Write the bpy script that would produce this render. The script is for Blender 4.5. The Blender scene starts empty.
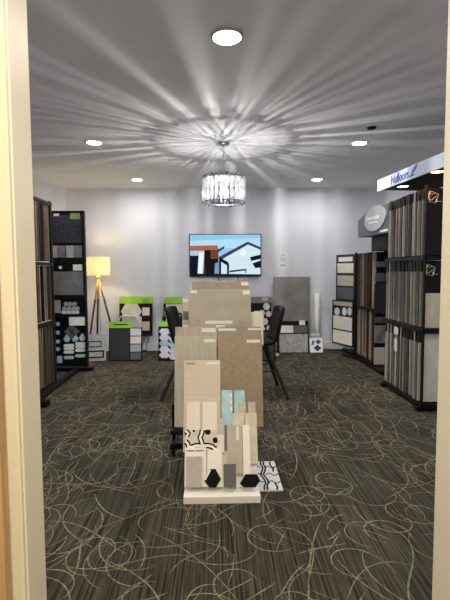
import bpy, bmesh, math, random
from mathutils import Vector, Matrix
random.seed(7)
S = bpy.context.scene
COL = S.collection
R = math.radians

# ---------------------------------------------------------------- camera, world, exposure
EYE = Vector((0, 0, 1.335))
FPX = 435.0
CROT = Matrix.Rotation(R(-1.3), 3, 'Z') @ Matrix.Rotation(R(90 - 3.81), 3, 'X') @ Matrix.Rotation(R(-0.3), 3, 'Z')
cd = bpy.data.cameras.new('camera')
cam = bpy.data.objects.new('camera', cd)
COL.objects.link(cam)
cd.sensor_fit = 'VERTICAL'; cd.sensor_height = 36; cd.lens = 36 * FPX / 600
cd.clip_start = 0.02
cam.matrix_world = Matrix.Translation(EYE) @ CROT.to_4x4()
S.camera = cam
W = bpy.data.worlds.new('world'); S.world = W
W.use_nodes = True
W.node_tree.nodes['Background'].inputs[0].default_value = (0.6, 0.65, 0.75, 1)
W.node_tree.nodes['Background'].inputs[1].default_value = 0.02
S.view_settings.view_transform = 'Standard'
S.view_settings.look = 'None'
S.view_settings.gamma = 1
S.view_settings.use_curve_mapping = False
EXPO = 2.18
S.view_settings.exposure = EXPO
DOWNLIGHT_E = 54.0      # strength of each recessed disc in the showroom
CHANDELIER_W = 9.0      # watts per bulb
FLOORLAMP_W = 7.0
HALL_E = 112.0
PUCK_E = 7.0

H = 2.7                 # ceiling
YB = 7.3                # back wall

def ray(px, py):
    return CROT @ Vector(((px - 225) / FPX, (300 - py) / FPX, -1))
def at(px, py, Y):      # the point at distance Y along the room
    d = ray(px, py); return EYE + d * (Y / d.y)
def atz(px, py, z):     # the point at height z
    d = ray(px, py); return EYE + d * ((z - EYE.z) / d.z)
def atx(px, py, X):
    d = ray(px, py); return EYE + d * (X / d.x)

# ---------------------------------------------------------------- materials
def lin(c):
    return tuple(((v / 255) / 12.92 if v / 255 <= 0.04045 else ((v / 255 + 0.055) / 1.055) ** 2.4) for v in c) + (1,)
def mat(name, rgb, rough=0.6, metal=0.0, spec=0.5, noise=None, stripes=None, bump=0.0):
    """noise=(scale, amount) mottles the colour; stripes=(axis, scale, amount) streaks it"""
    m = bpy.data.materials.new(name); m.use_nodes = True
    nt = m.node_tree; b = nt.nodes['Principled BSDF']
    b.inputs['Base Color'].default_value = lin(rgb)
    b.inputs['Roughness'].default_value = rough
    b.inputs['Metallic'].default_value = metal
    b.inputs['Specular IOR Level'].default_value = spec
    if noise or stripes:
        tc = nt.nodes.new('ShaderNodeTexCoord')
        mp = nt.nodes.new('ShaderNodeMapping'); nt.links.new(tc.outputs['Object'], mp.inputs[0])
        oi = nt.nodes.new('ShaderNodeObjectInfo')
        vm = nt.nodes.new('ShaderNodeVectorMath'); vm.operation = 'SCALE'
        vm.inputs[0].default_value = (37, 11, 23)
        nt.links.new(oi.outputs['Random'], vm.inputs['Scale'])
        ad = nt.nodes.new('ShaderNodeVectorMath'); ad.operation = 'ADD'
        nt.links.new(mp.outputs[0], ad.inputs[0]); nt.links.new(vm.outputs[0], ad.inputs[1])
        nz = nt.nodes.new('ShaderNodeTexNoise'); nz.inputs['Detail'].default_value = 5
        if stripes:
            ax, sc, am = stripes
            s = [1, 1, 1]; 
            for i in range(3): s[i] = sc * (1 if i != ax else 0.05)
            mp.inputs['Scale'].default_value = s
            nz.inputs['Scale'].default_value = 1
        else:
            sc, am = noise; nz.inputs['Scale'].default_value = sc
        nt.links.new(ad.outputs[0], nz.inputs['Vector'])
        rp = nt.nodes.new('ShaderNodeValToRGB')
        lo = tuple(max(0, v * (1 - am)) for v in rgb); hi = tuple(min(255, v * (1 + am)) for v in rgb)
        rp.color_ramp.elements[0].position = 0.3; rp.color_ramp.elements[0].color = lin(lo)
        rp.color_ramp.elements[1].position = 0.7; rp.color_ramp.elements[1].color = lin(hi)
        nt.links.new(nz.outputs['Fac'], rp.inputs[0]); nt.links.new(rp.outputs[0], b.inputs['Base Color'])
        if bump:
            bp = nt.nodes.new('ShaderNodeBump'); bp.inputs['Strength'].default_value = bump
            bp.inputs['Distance'].default_value = 0.005
            nt.links.new(nz.outputs['Fac'], bp.inputs['Height']); nt.links.new(bp.outputs[0], b.inputs['Normal'])
    return m
def emit(name, rgb, e):
    m = bpy.data.materials.new(name); m.use_nodes = True
    nt = m.node_tree; nt.nodes.clear()
    o = nt.nodes.new('ShaderNodeOutputMaterial'); n = nt.nodes.new('ShaderNodeEmission')
    n.inputs[0].default_value = lin(rgb); n.inputs[1].default_value = e
    nt.links.new(n.outputs[0], o.inputs[0]); return m

M = {}
M['wall'] = mat('wall paint', (218, 220, 229), 0.8, noise=(30, 0.01))
M['ceiling'] = mat('ceiling paint', (224, 223, 223), 0.75, noise=(3, 0.015))
M['trim'] = mat('cream trim paint', (231, 222, 200), 0.5)
M['base'] = mat('white baseboard', (215, 215, 218), 0.5)
M['oak'] = mat('honey oak', (190, 156, 108), 0.45, stripes=(2, 30, 0.12))
M['black'] = mat('black metal', (8, 8, 9), 0.5, spec=.2)
M['blackboard'] = mat('black sample board', (10, 10, 12), 0.4, spec=.25)
M['glossblack'] = mat('gloss black board', (20, 22, 26), 0.12, noise=(60, 0.35))
M['chrome'] = mat('chrome', (200, 202, 208), 0.15, 1.0)
M['white'] = mat('white plastic', (235, 235, 235), 0.4)
M['paper'] = mat('paper', (228, 228, 226), 0.8)
M['sticker'] = mat('white sticker', (226, 222, 208), 0.6)
M['ink'] = mat('grey ink', (110, 112, 118), 0.8)
M['screenframe'] = mat('tv bezel', (18, 20, 24), 0.3)

def carpet():
    m = bpy.data.materials.new('ribbed charcoal carpet'); m.use_nodes = True
    nt = m.node_tree; b = nt.nodes['Principled BSDF']
    b.inputs['Roughness'].default_value = 0.95; b.inputs['Specular IOR Level'].default_value = 0.1
    tc = nt.nodes.new('ShaderNodeTexCoord')
    mp = nt.nodes.new('ShaderNodeMapping'); mp.inputs['Scale'].default_value = (95, 1.6, 1)
    nt.links.new(tc.outputs['Object'], mp.inputs[0])
    n1 = nt.nodes.new('ShaderNodeTexNoise'); n1.inputs['Scale'].default_value = 1; n1.inputs['Detail'].default_value = 4; n1.inputs['Roughness'].default_value = .65
    nt.links.new(mp.outputs[0], n1.inputs['Vector'])
    n2 = nt.nodes.new('ShaderNodeTexNoise'); n2.inputs['Scale'].default_value = 1.6; n2.inputs['Detail'].default_value = 6
    nt.links.new(tc.outputs['Object'], n2.inputs['Vector'])
    r1 = nt.nodes.new('ShaderNodeValToRGB')
    r1.color_ramp.elements[0].position = 0.40; r1.color_ramp.elements[0].color = lin((39, 37, 31))
    r1.color_ramp.elements[1].position = 0.60; r1.color_ramp.elements[1].color = lin((82, 78, 67))
    nt.links.new(n1.outputs['Fac'], r1.inputs[0])
    mx = nt.nodes.new('ShaderNodeMix'); mx.data_type = 'RGBA'; mx.blend_type = 'MULTIPLY'; mx.inputs['Factor'].default_value = 0.5
    nt.links.new(r1.outputs[0], mx.inputs[6])
    r2 = nt.nodes.new('ShaderNodeValToRGB'); r2.color_ramp.elements[0].position = .35; r2.color_ramp.elements[1].position = .65
    r2.color_ramp.elements[0].color = (.55, .55, .55, 1)
    nt.links.new(n2.outputs['Fac'], r2.inputs[0]); nt.links.new(r2.outputs[0], mx.inputs[7])
    nt.links.new(mx.outputs[2], b.inputs['Base Color'])
    bp = nt.nodes.new('ShaderNodeBump'); bp.inputs['Strength'].default_value = 0.5; bp.inputs['Distance'].default_value = 0.004
    nt.links.new(n1.outputs['Fac'], bp.inputs['Height']); nt.links.new(bp.outputs[0], b.inputs['Normal'])
    return m
M['carpet'] = carpet()
M['thread'] = mat('pale carpet thread', (117, 110, 91), 0.95, spec=0.1, noise=(40, 0.25))

# ---------------------------------------------------------------- mesh helpers
class MB:
    def __init__(s): s.v = []; s.f = []; s.m = []; s.sm = []
    def _add(s, vs, fs, mi=0, smooth=False):
        k = len(s.v); s.v += [tuple(v) for v in vs]
        for f in fs: s.f.append(tuple(k + i for i in f)); s.m.append(mi); s.sm.append(smooth)
        return s
    def box(s, x0, x1, y0, y1, z0, z1, mi=0, mw=None):
        vs = [Vector((x, y, z)) for z in (z0, z1) for y in (y0, y1) for x in (x0, x1)]
        if mw is not None: vs = [mw @ v for v in vs]
        return s._add(vs, [(0, 2, 3, 1), (4, 5, 7, 6), (0, 1, 5, 4), (2, 6, 7, 3), (0, 4, 6, 2), (1, 3, 7, 5)], mi)
    def bar(s, p, q, w, h, mi=0, up=(0, 0, 1)):
        p, q = Vector(p), Vector(q); d = (q - p); L = d.length; d.normalize()
        u = Vector(up)
        if abs(d.dot(u)) > .95: u = Vector((0, 1, 0))
        sx = d.cross(u).normalized(); sz = sx.cross(d)
        mw = Matrix((( sx.x, d.x, sz.x, p.x), (sx.y, d.y, sz.y, p.y), (sx.z, d.z, sz.z, p.z), (0, 0, 0, 1)))
        return s.box(-w / 2, w / 2, 0, L, -h / 2, h / 2, mi, mw)
    def tube(s, pts, r, n=10, mi=0, cap=True):
        pts = [Vector(p) for p in pts]
        rr = r if isinstance(r, (list, tuple)) else [r] * len(pts)
        vs = []; fs = []
        u = None
        for i, p in enumerate(pts):
            d = (pts[min(i + 1, len(pts) - 1)] - pts[max(i - 1, 0)]).normalized()
            if u is None:
                u = d.orthogonal().normalized()
            u = (u - d * u.dot(d)).normalized(); w = d.cross(u)
            for k in range(n):
                a = 2 * math.pi * k / n
                vs.append(p + (u * math.cos(a) + w * math.sin(a)) * rr[i])
        for i in range(len(pts) - 1):
            for k in range(n):
                k2 = (k + 1) % n
                fs.append((i * n + k, i * n + k2, (i + 1) * n + k2, (i + 1) * n + k))
        s._add(vs, fs, mi, True)
        if cap:
            b = len(s.v) - len(vs)
            s.f.append(tuple(b + k for k in reversed(range(n)))); s.m.append(mi); s.sm.append(False)
            s.f.append(tuple(b + (len(pts) - 1) * n + k for k in range(n))); s.m.append(mi); s.sm.append(False)
        return s
    def lathe(s, prof, n=32, mi=0, c=(0, 0, 0), smooth=True):
        vs = []; fs = []; c = Vector(c)
        for (r, z) in prof:
            for k in range(n):
                a = 2 * math.pi * k / n; vs.append(c + Vector((r * math.cos(a), r * math.sin(a), z)))
        for i in range(len(prof) - 1):
            for k in range(n):
                k2 = (k + 1) % n; fs.append((i * n + k, i * n + k2, (i + 1) * n + k2, (i + 1) * n + k))
        return s._add(vs, fs, mi, smooth)
    def prism(s, poly, y0, y1, mi=0):        # polygon in xz, extruded along y
        n = len(poly)
        vs = [(x, y0, z) for x, z in poly] + [(x, y1, z) for x, z in poly]
        fs = [tuple(range(n)), tuple(reversed(range(n, 2 * n)))]
        fs += [(i, i + n, (i + 1) % n + n, (i + 1) % n) for i in range(n)]
        return s._add(vs, fs, mi)
    def build(s, name, mats, parent=None, bevel=0.0, kind=None):
        me = bpy.data.meshes.new(name); me.from_pydata(s.v, [], s.f)
        mats = mats if isinstance(mats, (list, tuple)) else [mats]
        for mm in mats: me.materials.append(M[mm] if isinstance(mm, str) else mm)
        for p, mi, sm in zip(me.polygons, s.m, s.sm): p.material_index = mi; p.use_smooth = sm
        bm = bmesh.new(); bm.from_mesh(me); bmesh.ops.recalc_face_normals(bm, faces=bm.faces); bm.to_mesh(me); bm.free()
        o = bpy.data.objects.new(name, me); COL.objects.link(o)
        if parent: o.parent = parent
        if bevel:
            b = o.modifiers.new('bevel', 'BEVEL'); b.width = bevel; b.segments = 2; b.limit_method = 'ANGLE'
        if kind: o['kind'] = kind
        return o
def tag(o, label, cat, group=None, kind=None):
    o['label'] = label; o['category'] = cat
    if group: o['group'] = group
    if kind: o['kind'] = kind
    return o
def thing(name, label, cat, mw=None, group=None):
    o = bpy.data.objects.new(name, None); COL.objects.link(o); o.empty_display_size = .1
    if mw is not None: o.matrix_world = mw if isinstance(mw, Matrix) else Matrix.Translation(mw)
    return tag(o, label, cat, group)
def text_mesh(name, body, size, m, parent, mw, depth=0.002, bold=False):
    cu = bpy.data.curves.new(name, 'FONT'); cu.body = body; cu.size = size; cu.extrude = depth; cu.align_x = 'CENTER'; cu.align_y = 'CENTER'
    if bold: cu.offset = size * 0.012
    o = bpy.data.objects.new(name, cu); COL.objects.link(o)
    bpy.context.view_layer.update()
    me = bpy.data.meshes.new_from_object(o.evaluated_get(bpy.context.evaluated_depsgraph_get()))
    bpy.data.objects.remove(o)
    me.name = name; me.materials.clear(); me.materials.append(M[m] if isinstance(m, str) else m)
    n = bpy.data.objects.new(name, me); COL.objects.link(n); n.parent = parent; n.matrix_local = mw
    return n
FACE = Matrix.Rotation(R(90), 4, 'X')      # text plane -> faces -Y

class Pl:
    """a leaning plane: x along its width, z up its slope, -y towards the viewer"""
    def __init__(s, o, lean=0, yaw=0):
        s.M = Matrix.Translation(o) @ Matrix.Rotation(R(yaw), 4, 'Z') @ Matrix.Rotation(R(-lean), 4, 'X')
        s.I = s.M.inverted()
    def uv(s, px, py, off=0.0):
        o = s.I @ EYE; d = s.I.to_3x3() @ ray(px, py)
        t = (off - o.y) / d.y; p = o + d * t; return p.x, p.z
    def rect(s, x0, y0, x1, y1, off=0.0):
        ym = (y0 + y1) / 2; xm = (x0 + x1) / 2
        return s.uv(x0, ym, off)[0], s.uv(xm, y1, off)[1], s.uv(x1, ym, off)[0], s.uv(xm, y0, off)[1]
    def sub(s, x, y, z): return s.M @ Matrix.Translation((x, y, z))

def slab(pl, name, label, cat, r, off, th, m, group=None, bevel=0.0015):
    a, b, c, d = pl.rect(*r, off - th)
    mb = MB().box(-(c - a) / 2, (c - a) / 2, -th, 0, 0, d - b)
    o = mb.build(name, m, bevel=bevel); o.matrix_world = pl.sub((a + c) / 2, off, b)
    tag(o, label, cat, group); o['w'] = c - a; o['h'] = d - b
    return o
def pbox(pl, name, m, r, off, th, parent, label=None, bevel=0.0):
    """a part given in the plane's own frame (parent's matrix is pl.M)"""
    a, b, c, d = pl.rect(*r, off - th)
    o = MB().box(a, c, off - th, off, b, d).build(name, m, parent, bevel)
    if label: o['label'] = label
    return o
def sticker(o, x0, x1, z0, z1, th=0.01, m='sticker', name='sticker'):
    """x, z as fractions of the slab"""
    w, h = o['w'], o['h']
    return MB().box((x0 - .5) * w, (x1 - .5) * w, -th - .0008, -th, z0 * h, z1 * h).build(name, m, o)

# ================================================================ SETTING
XL = at(36.5, 300, 1.38).x
XR = at(440.5, 300, 1.38).x
d_ = ray(18, 300); YN = XL / (d_.x / d_.y)
YF = 1.38
LX, RX = -2.76, 2.75
CL = atz(66.7, 190, H); CLx = at(66.7, 240, YB).x

# floor: carpet with pale curling threads woven in
mb = MB()
mb._add([(-3.0, -1.8, 0), (3.0, -1.8, 0), (3.0, 7.5, 0), (-3.0, 7.5, 0)], [(0, 1, 2, 3)])
rnd = random.Random(3)
for i in range(1900):
    x, y = rnd.uniform(-2.7, 2.7), rnd.uniform(1.3, 7.2)
    a = rnd.uniform(0, 6.28); L = rnd.uniform(.12, .8); st = .022
    k = rnd.choice((-1, 1)) * rnd.uniform(0.3, 8.0); dk = rnd.uniform(-34, 34)
    w = rnd.uniform(.0020, .0038); z = .0006 + .0006 * (i % 7) / 7
    pts = []
    n = int(L / st)
    for j in range(n):
        a += k * st; k += dk * st * rnd.uniform(.3, 1.2)
        if abs(k) > 11: dk = -dk
        x += math.cos(a) * st; y += math.sin(a) * st
        pts.append((x, y, a))
    vs = []; fs = []
    for j, (px, py, a2) in enumerate(pts):
        ww = w * min(1, .35 + 3 * min(j, n - 1 - j) / n)
        vs += [(px - math.sin(a2) * ww, py + math.cos(a2) * ww, z), (px + math.sin(a2) * ww, py - math.cos(a2) * ww, z)]
    fs = [(2 * j, 2 * j + 1, 2 * j + 3, 2 * j + 2) for j in range(len(pts) - 1)]
    mb._add(vs, fs, 1)
mb.build('floor', ['carpet', 'thread'], kind='structure')

MB().box(-3.0, 3.0, -1.8, 7.5, H, H + .1).build('ceiling', 'ceiling', kind='structure')
MB().box(CLx - .02, RX + .1, YB, YB + .1, 0, H).build('wall_back', 'wall', kind='structure')
mb = MB()
c0 = Vector((CLx, YB)); c1 = Vector((LX, 6.71))
mb._add([(c0.x, c0.y, 0), (c1.x, c1.y, 0), (c1.x, c1.y, H), (c0.x, c0.y, H), (c0.x - .1, c0.y + .1, 0), (c1.x - .1, c1.y + .02, 0), (c1.x - .1, c1.y + .02, H), (c0.x - .1, c0.y + .1, H)],
        [(0, 1, 2, 3), (4, 7, 6, 5), (0, 4, 5, 1), (3, 2, 6, 7), (0, 3, 7, 4), (1, 5, 6, 2)])
mb.box(LX - .1, LX, YF - .1, 6.73, 0, H)
mb.build('wall_left', 'wall', kind='structure')
MB().box(RX, RX + .1, YF - .1, YB + .1, 0, H).build('wall_right', 'wall', kind='structure')
# front wall with the opening the camera looks through
mb = MB()
mb.box(LX - .1, XL - .02, YN + .01, YF, 0, H); mb.box(XR + .02, RX + .1, YN + .01, YF, 0, H)
mb.box(XL - .02, XR + .02, YN + .01, YF, 2.32, H)
mb.build('wall_front', 'wall', kind='structure')
mb = MB()
mb.box(XL - .02, XL, YN, YF + .005, 0, 2.3); mb.box(XR, XR + .02, YN, YF + .005, 0, 2.3); mb.box(XL - .02, XR + .02, YN, YF + .005, 2.3, 2.32)
mb.build('trim_1', 'trim', bevel=.004, kind='structure')
mb = MB()
for sx, x in ((-1, XL), (1, XR)):
    x0, x1 = sorted((x + sx * .004, x + sx * .041)); mb.box(x0, x1, YN - .016, YN + .0, 0, 2.36)
    x0, x1 = sorted((x + sx * .034, x + sx * .041)); mb.box(x0, x1, YN - .022, YN - .016, 0, 2.36)
mb.box(XL - .062, XR + .062, YN - .016, YN, 2.304, 2.366)
mb.build('trim_2', 'trim', bevel=.003, kind='structure')
# oak door folded back against the hallway wall
mb = MB(); dx = XL - .03
mb.box(dx - .8, dx, YN - .075, YN - .035, 0.01, 2.0)
d = mb.build('door_1', 'oak', bevel=.004, kind='structure')
# hallway behind the camera
MB().box(-1.9, -1.8, -1.8, YN + .02, 0, H).build('wall_hall_left', 'trim', kind='structure')
MB().box(1.8, 1.9, -1.8, YN + .02, 0, H).build('wall_hall_right', 'trim', kind='structure')
MB().box(-1.9, 1.9, -1.8, -1.7, 0, H).build('wall_hall_back', 'trim', kind='structure')
# baseboards
BH = .125
MB().box(CLx, RX, YB - .014, YB, 0, BH).build('baseboard_back', 'base', bevel=.003, kind='structure')
MB().box(LX, LX + .014, YF, 6.7, 0, BH).build('baseboard_left', 'base', bevel=.003, kind='structure')
MB().box(RX - .014, RX, YF, YB, 0, BH).build('baseboard_right', 'base', bevel=.003, kind='structure')

# ================================================================ CEILING FITTINGS
M['led'] = emit('led disc', (255, 253, 248), DOWNLIGHT_E)
M['ledtrim'] = mat('downlight ring', (190, 190, 195), 0.35)
def downlight(px, py, label, r=.078, m='led', p=None):
    p = p or atz(px, py, H)
    t = thing('recessed_downlight', label, 'ceiling light', Vector((p.x, p.y, H)), 'recessed downlights in the ceiling')
    MB().lathe([(r, -.004), (r + .004, -.010), (r + .016, -.008), (r + .02, 0), (r, 0)], 40).build('trim_ring', 'ledtrim', t)
    MB().lathe([(0.0001, -.005), (r, -.005)], 40).build('lens', m, t)
    return t
downlight(227, 36.5, 'round recessed downlight nearest the doorway, in front of the chandelier')
downlight(94, 142.3, 'recessed downlight level with the chandelier, on the side of the floor lamp', .07)
downlight(359.5, 142.8, 'recessed downlight beside the small dark ceiling sensor', .07)
downlight(137, 179.5, 'small recessed downlight near the back wall on the floor lamp side', .07)
downlight(317, 179.3, 'small recessed downlight near the back wall above the tall grey slab', .07)
M['hallled'] = emit('hall led', (255, 243, 220), HALL_E)
downlight(0, 0, 'warm recessed downlight in the hallway ceiling just before the doorway', .09, 'hallled', Vector((-.12, .25, H)))
downlight(0, 0, 'warm recessed downlight farther back in the hallway ceiling', .09, 'hallled', Vector((.1, -1.0, H)))
downlight(0, 0, 'recessed downlight hidden beside the doorway on the plank rack side', .07, 'led', Vector((-1.3, 2.63, H)))
downlight(0, 0, 'recessed downlight hidden beside the doorway on the canopy sign side', .07, 'led', Vector((1.5, 2.63, H)))
p = atz(371.5, 127.5, H)
t = thing('ceiling_sensor', 'small dark round sensor on the ceiling beside a downlight', 'sensor', Vector((p.x, p.y, H)))
MB().lathe([(0.0001, -.022), (.028, -.02), (.04, -.012), (.045, 0)], 28).build('housing', 'black', t)
MB().lathe([(0.0001, -.03), (.014, -.029), (.018, -.02)], 20).build('sensor_eye', 'chrome', t)

# chandelier
p = atz(223.5, 142.5, H); cx, cy = p.x, p.y
ch = thing('crystal_chandelier', 'round drum chandelier of clear crystal bars hanging by a chain', 'chandelier', Vector((cx, cy, H)))
MB().lathe([(0.0001, -.03), (.055, -.028), (.066, -.018), (.068, 0)], 36).build('canopy', 'chrome', ch)
zt, zb = 2.325 - H, 2.055 - H
mb = MB(); z = -.03; k = 0
while z > zt + .01:
    pts = []
    for j in range(13):
        a = 2 * math.pi * j / 12; u, v = .007 * math.cos(a), .014 * math.sin(a)
        pts.append((u, 0, z - .014 + v) if k % 2 else (0, u, z - .014 + v))
    mb.tube(pts, .0018, 6, cap=False); z -= .021; k += 1
mb.build('chain', 'chrome', ch)
def crystal_mat(name, t0, t1, glow0, glow1, rough):
    """transparent + glossy glass with a little milky scatter, both varied by noise to paint in sparkle"""
    mc = bpy.data.materials.new(name); mc.use_nodes = True
    nt = mc.node_tree; nt.nodes.clear(); N = nt.nodes.new; K = nt.links.new
    out = N('ShaderNodeOutputMaterial'); tr = N('ShaderNodeBsdfTransparent'); gl = N('ShaderNodeBsdfGlossy'); tl = N('ShaderNodeBsdfTranslucent')
    gl.inputs['Roughness'].default_value = rough; tl.inputs[0].default_value = (.95, .97, 1, 1); gl.inputs[0].default_value = (.1, .105, .115, 1)
    tc = N('ShaderNodeTexCoord'); nz = N('ShaderNodeTexNoise'); nz.inputs['Scale'].default_value = 38; nz.inputs['Detail'].default_value = 3
    K(tc.outputs['Object'], nz.inputs['Vector'])
    r1 = N('ShaderNodeMapRange'); r1.inputs[1].default_value = .38; r1.inputs[2].default_value = .62; r1.inputs[3].default_value = t0; r1.inputs[4].default_value = t1
    r2 = N('ShaderNodeMapRange'); r2.inputs[1].default_value = .4; r2.inputs[2].default_value = .64; r2.inputs[3].default_value = glow1; r2.inputs[4].default_value = glow0
    K(nz.outputs['Fac'], r1.inputs[0]); K(nz.outputs['Fac'], r2.inputs[0])
    m1 = N('ShaderNodeMixShader'); m2 = N('ShaderNodeMixShader')
    K(r1.outputs[0], m1.inputs[0]); K(gl.outputs[0], m1.inputs[1]); K(tr.outputs[0], m1.inputs[2])
    K(r2.outputs[0], m2.inputs[0]); K(m1.outputs[0], m2.inputs[1]); K(tl.outputs[0], m2.inputs[2]); K(m2.outputs[0], out.inputs[0])
    return mc
M['crystal'] = crystal_mat('clear crystal', .2, .55, .003, .03, .06)
M['disc_filter'] = crystal_mat('light filter crystal', .34, .48, .01, .03, .25)
RD = .222
for z in (zt - .005, zb + .018):
    MB().lathe([(RD - .010, z - .005), (RD - .003, z - .005), (RD - .003, z + .005), (RD - .010, z + .005), (RD - .010, z - .005)], 48, smooth=False).build('frame_ring', 'chrome', ch)
mb = MB()
rs = random.Random(2)
for k in range(34):
    a = 2 * math.pi * (k + rs.uniform(-.3, .3)) / 34
    mb.bar((.01 * math.cos(a), .01 * math.sin(a), zt - .005), ((RD - .02) * math.cos(a), (RD - .02) * math.sin(a), zt - .005), rs.uniform(.003, .010), .005)
mb.tube([(0, 0, zt + .03), (0, 0, zt - .2)], .009, 12)
mb.build('streak_spokes', 'chrome', ch)  # added spokes, unevenly spaced to cast streaks on the ceiling
MB().lathe([(.012, zt - .012), (.207, zt - .012), (.209, zt - .016), (.207, zt - .02), (.012, zt - .02)], 36).build('light_filter_disc', 'disc_filter', ch)  # added disc that dims the light thrown straight up at the ceiling
NB = 26
for k in range(NB):
    a = 2 * math.pi * k / NB
    mb = MB()
    jz = .006 * math.sin(k * 2.3); w = .023
    # a bevelled bar with an angled foot, thick in the middle
    prof = [(-w, -.004), (-w * .55, .009), (0, .013), (w * .55, .009), (w, -.004), (w * .5, -.009), (-w * .5, -.009)]
    rows = []
    for (zz, sc) in ((zt + .016 + jz, .55), (zt + .004 + jz, 1), ((zt + zb) / 2 + .03, 1), ((zt + zb) / 2, .86), ((zt + zb) / 2 - .03, 1), (zb + .015 + jz, 1), (zb + jz, .6)):
        rows.append([(RD + yy * sc, xx * sc, zz) for xx, yy in prof])
    n = len(prof); vs = [q for r_ in rows for q in r_]
    vs = [(x * math.cos(a) - y * math.sin(a), x * math.sin(a) + y * math.cos(a), z) for x, y, z in vs]
    fs = [(i * n + j, i * n + (j + 1) % n, (i + 1) * n + (j + 1) % n, (i + 1) * n + j) for i in range(len(rows) - 1) for j in range(n)]
    fs += [tuple(range(n)), tuple(range((len(rows) - 1) * n, len(rows) * n))]
    mb._add(vs, fs); mb.build('crystal_bar', 'crystal', ch)
M['bulb'] = emit('bulb', (255, 250, 240), 6)
for k in range(4):
    a = 2 * math.pi * k / 4 + .5
    bx, by = .04 * math.cos(a), .04 * math.sin(a)
    MB().tube([(0, 0, zt - .16), (bx * .6, by * .6, zt - .19), (bx, by, zt - .185)], .005, 8).build('bulb_arm', 'chrome', ch)
    MB().lathe([(.0001, .03), (.007, .024), (.011, .01), (.009, -.005), (.0001, -.01)], 14, c=(bx, by, zt - .172)).build('bulb', 'bulb', ch)
    L = bpy.data.lights.new('chandelier_light', 'POINT'); L.energy = CHANDELIER_W; L.shadow_soft_size = .006; L.color = (1, .985, .96)
    lo = bpy.data.objects.new('bulb_light', L); COL.objects.link(lo); lo.parent = ch; lo.location = (bx, by, zt - .135)

# ================================================================ BACK WALL: television, notice, lamp
a = at(189, 234, YB - .06); b = at(261.3, 276.3, YB - .06)
tw, th_ = b.x - a.x, a.z - b.z
tv = thing('television', 'wall-mounted flat television showing a house gable against blue sky', 'television', Vector(((a.x + b.x) / 2, YB, b.z)))
MB().box(-tw / 2, tw / 2, -.06, -.025, 0, th_).build('casing', 'screenframe', tv, bevel=.004)
MB().box(-.25, .25, -.025, 0, .15, th_ - .12).build('wall_mount', 'black', tv)
mb = MB(); BZ = .014
def sx(u): return -tw / 2 + BZ + (u - 47) / 356 * (tw - 2 * BZ)
def sz(v): return th_ - BZ - (v - 45) / 207 * (th_ - 2 * BZ)
def tpoly(pts, mi, lay):
    y = -.0603 - .0002 * lay
    mb._add([(sx(u), y, sz(v)) for u, v in pts], [tuple(range(len(pts)))], mi)
TE = .95 / 2 ** EXPO
tvc = [(150, 208, 246), (186, 228, 252), (215, 240, 250), (72, 66, 92), (30, 24, 26), (122, 70, 44), (176, 108, 80), (188, 200, 214), (20, 26, 40), (245, 252, 255), (120, 160, 200), (84, 56, 40)]
tmats = [emit('screen colour %d' % i, c, TE) for i, c in enumerate(tvc)]
tpoly([(47, 45), (403, 45), (403, 252), (47, 252)], 0, 0)
tpoly([(47, 75), (403, 62), (403, 120), (47, 105)], 1, 1)
tpoly([(197, 165), (340, 92), (403, 122), (403, 252), (197, 252)], 2, 2)
for v in (175, 200, 225): tpoly([(245, v), (403, v - 6), (403, v - 4), (245, v + 2)], 1, 3)
tpoly([(190, 158), (338, 80), (403, 108), (403, 122), (340, 95), (197, 175)], 3, 4)
tpoly([(47, 100), (186, 98), (188, 122), (47, 122)], 6, 3)
tpoly([(47, 112), (190, 112), (190, 252), (47, 252)], 11, 2)
tpoly([(118, 122), (190, 122), (190, 252), (124, 252)], 4, 4)
tpoly([(150, 125), (188, 122), (188, 165), (152, 168)], 5, 5)
tpoly([(47, 124), (120, 124), (112, 252), (47, 252)], 7, 4)
tpoly([(47, 150), (90, 150), (82, 252), (47, 252)], 8, 5)
tpoly([(92, 135), (116, 132), (108, 252), (86, 252)], 9, 6)
tpoly([(172, 190), (198, 180), (198, 252), (168, 252)], 10, 6)
tpoly([(193, 158), (212, 168), (238, 182), (244, 196), (243, 252), (233, 252), (233, 200), (204, 182), (203, 252), (193, 252)], 8, 7)
tpoly([(246, 226), (330, 217), (332, 238), (326, 238), (325, 226), (246, 236)], 3, 7)
tpoly([(190, 120), (208, 108), (222, 100), (218, 116), (200, 126), (190, 134)], 3, 7)
tpoly([(350, 158), (403, 146), (403, 168), (355, 178)], 8, 7)
tpoly([(362, 190), (403, 176), (403, 212), (376, 214)], 4, 7)
tpoly([(300, 128), (322, 118), (336, 136), (320, 158), (302, 150)], 9, 6)  # white glare on the screen, painted into the picture
for v in (60,): tpoly([(47, 240), (403, 246), (403, 252), (47, 252)], 8, 8)
mb.build('screen_picture', tmats, tv)
for px in (218.5, 237.5):
    q = at(px, 277, YB - .02); x = q.x - tv.location.x
    MB().tube([(x, -.04, .02), (x + .004, -.03, -.03), (x + (.012 if px > 230 else .002), -.02, -.075)], .006, 8).build('cable', 'black', tv)

a = at(277.5, 251.5, YB); b = at(289, 270, YB)
nt_ = thing('paper_notice', 'small white paper notice taped to the wall beside the television', 'notice', Vector(((a.x + b.x) / 2, YB, b.z)))
w, h = b.x - a.x, a.z - b.z
MB().box(-w / 2, w / 2, -.002, 0, 0, h).build('sheet', 'paper', nt_)
mb = MB()
for z, x0, x1, tt in ((.80, -.18, .12, .03), (.66, -.3, .25, .014), (.6, -.3, .2, .014), (.54, -.3, .28, .014), (.48, -.3, .1, .014), (.24, -.25, .15, .04)):
    mb.box(x0 * w, x1 * w, -.0026, -.002, z * h, (z + tt) * h)
mb.build('faint_print', 'ink', nt_)

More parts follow.
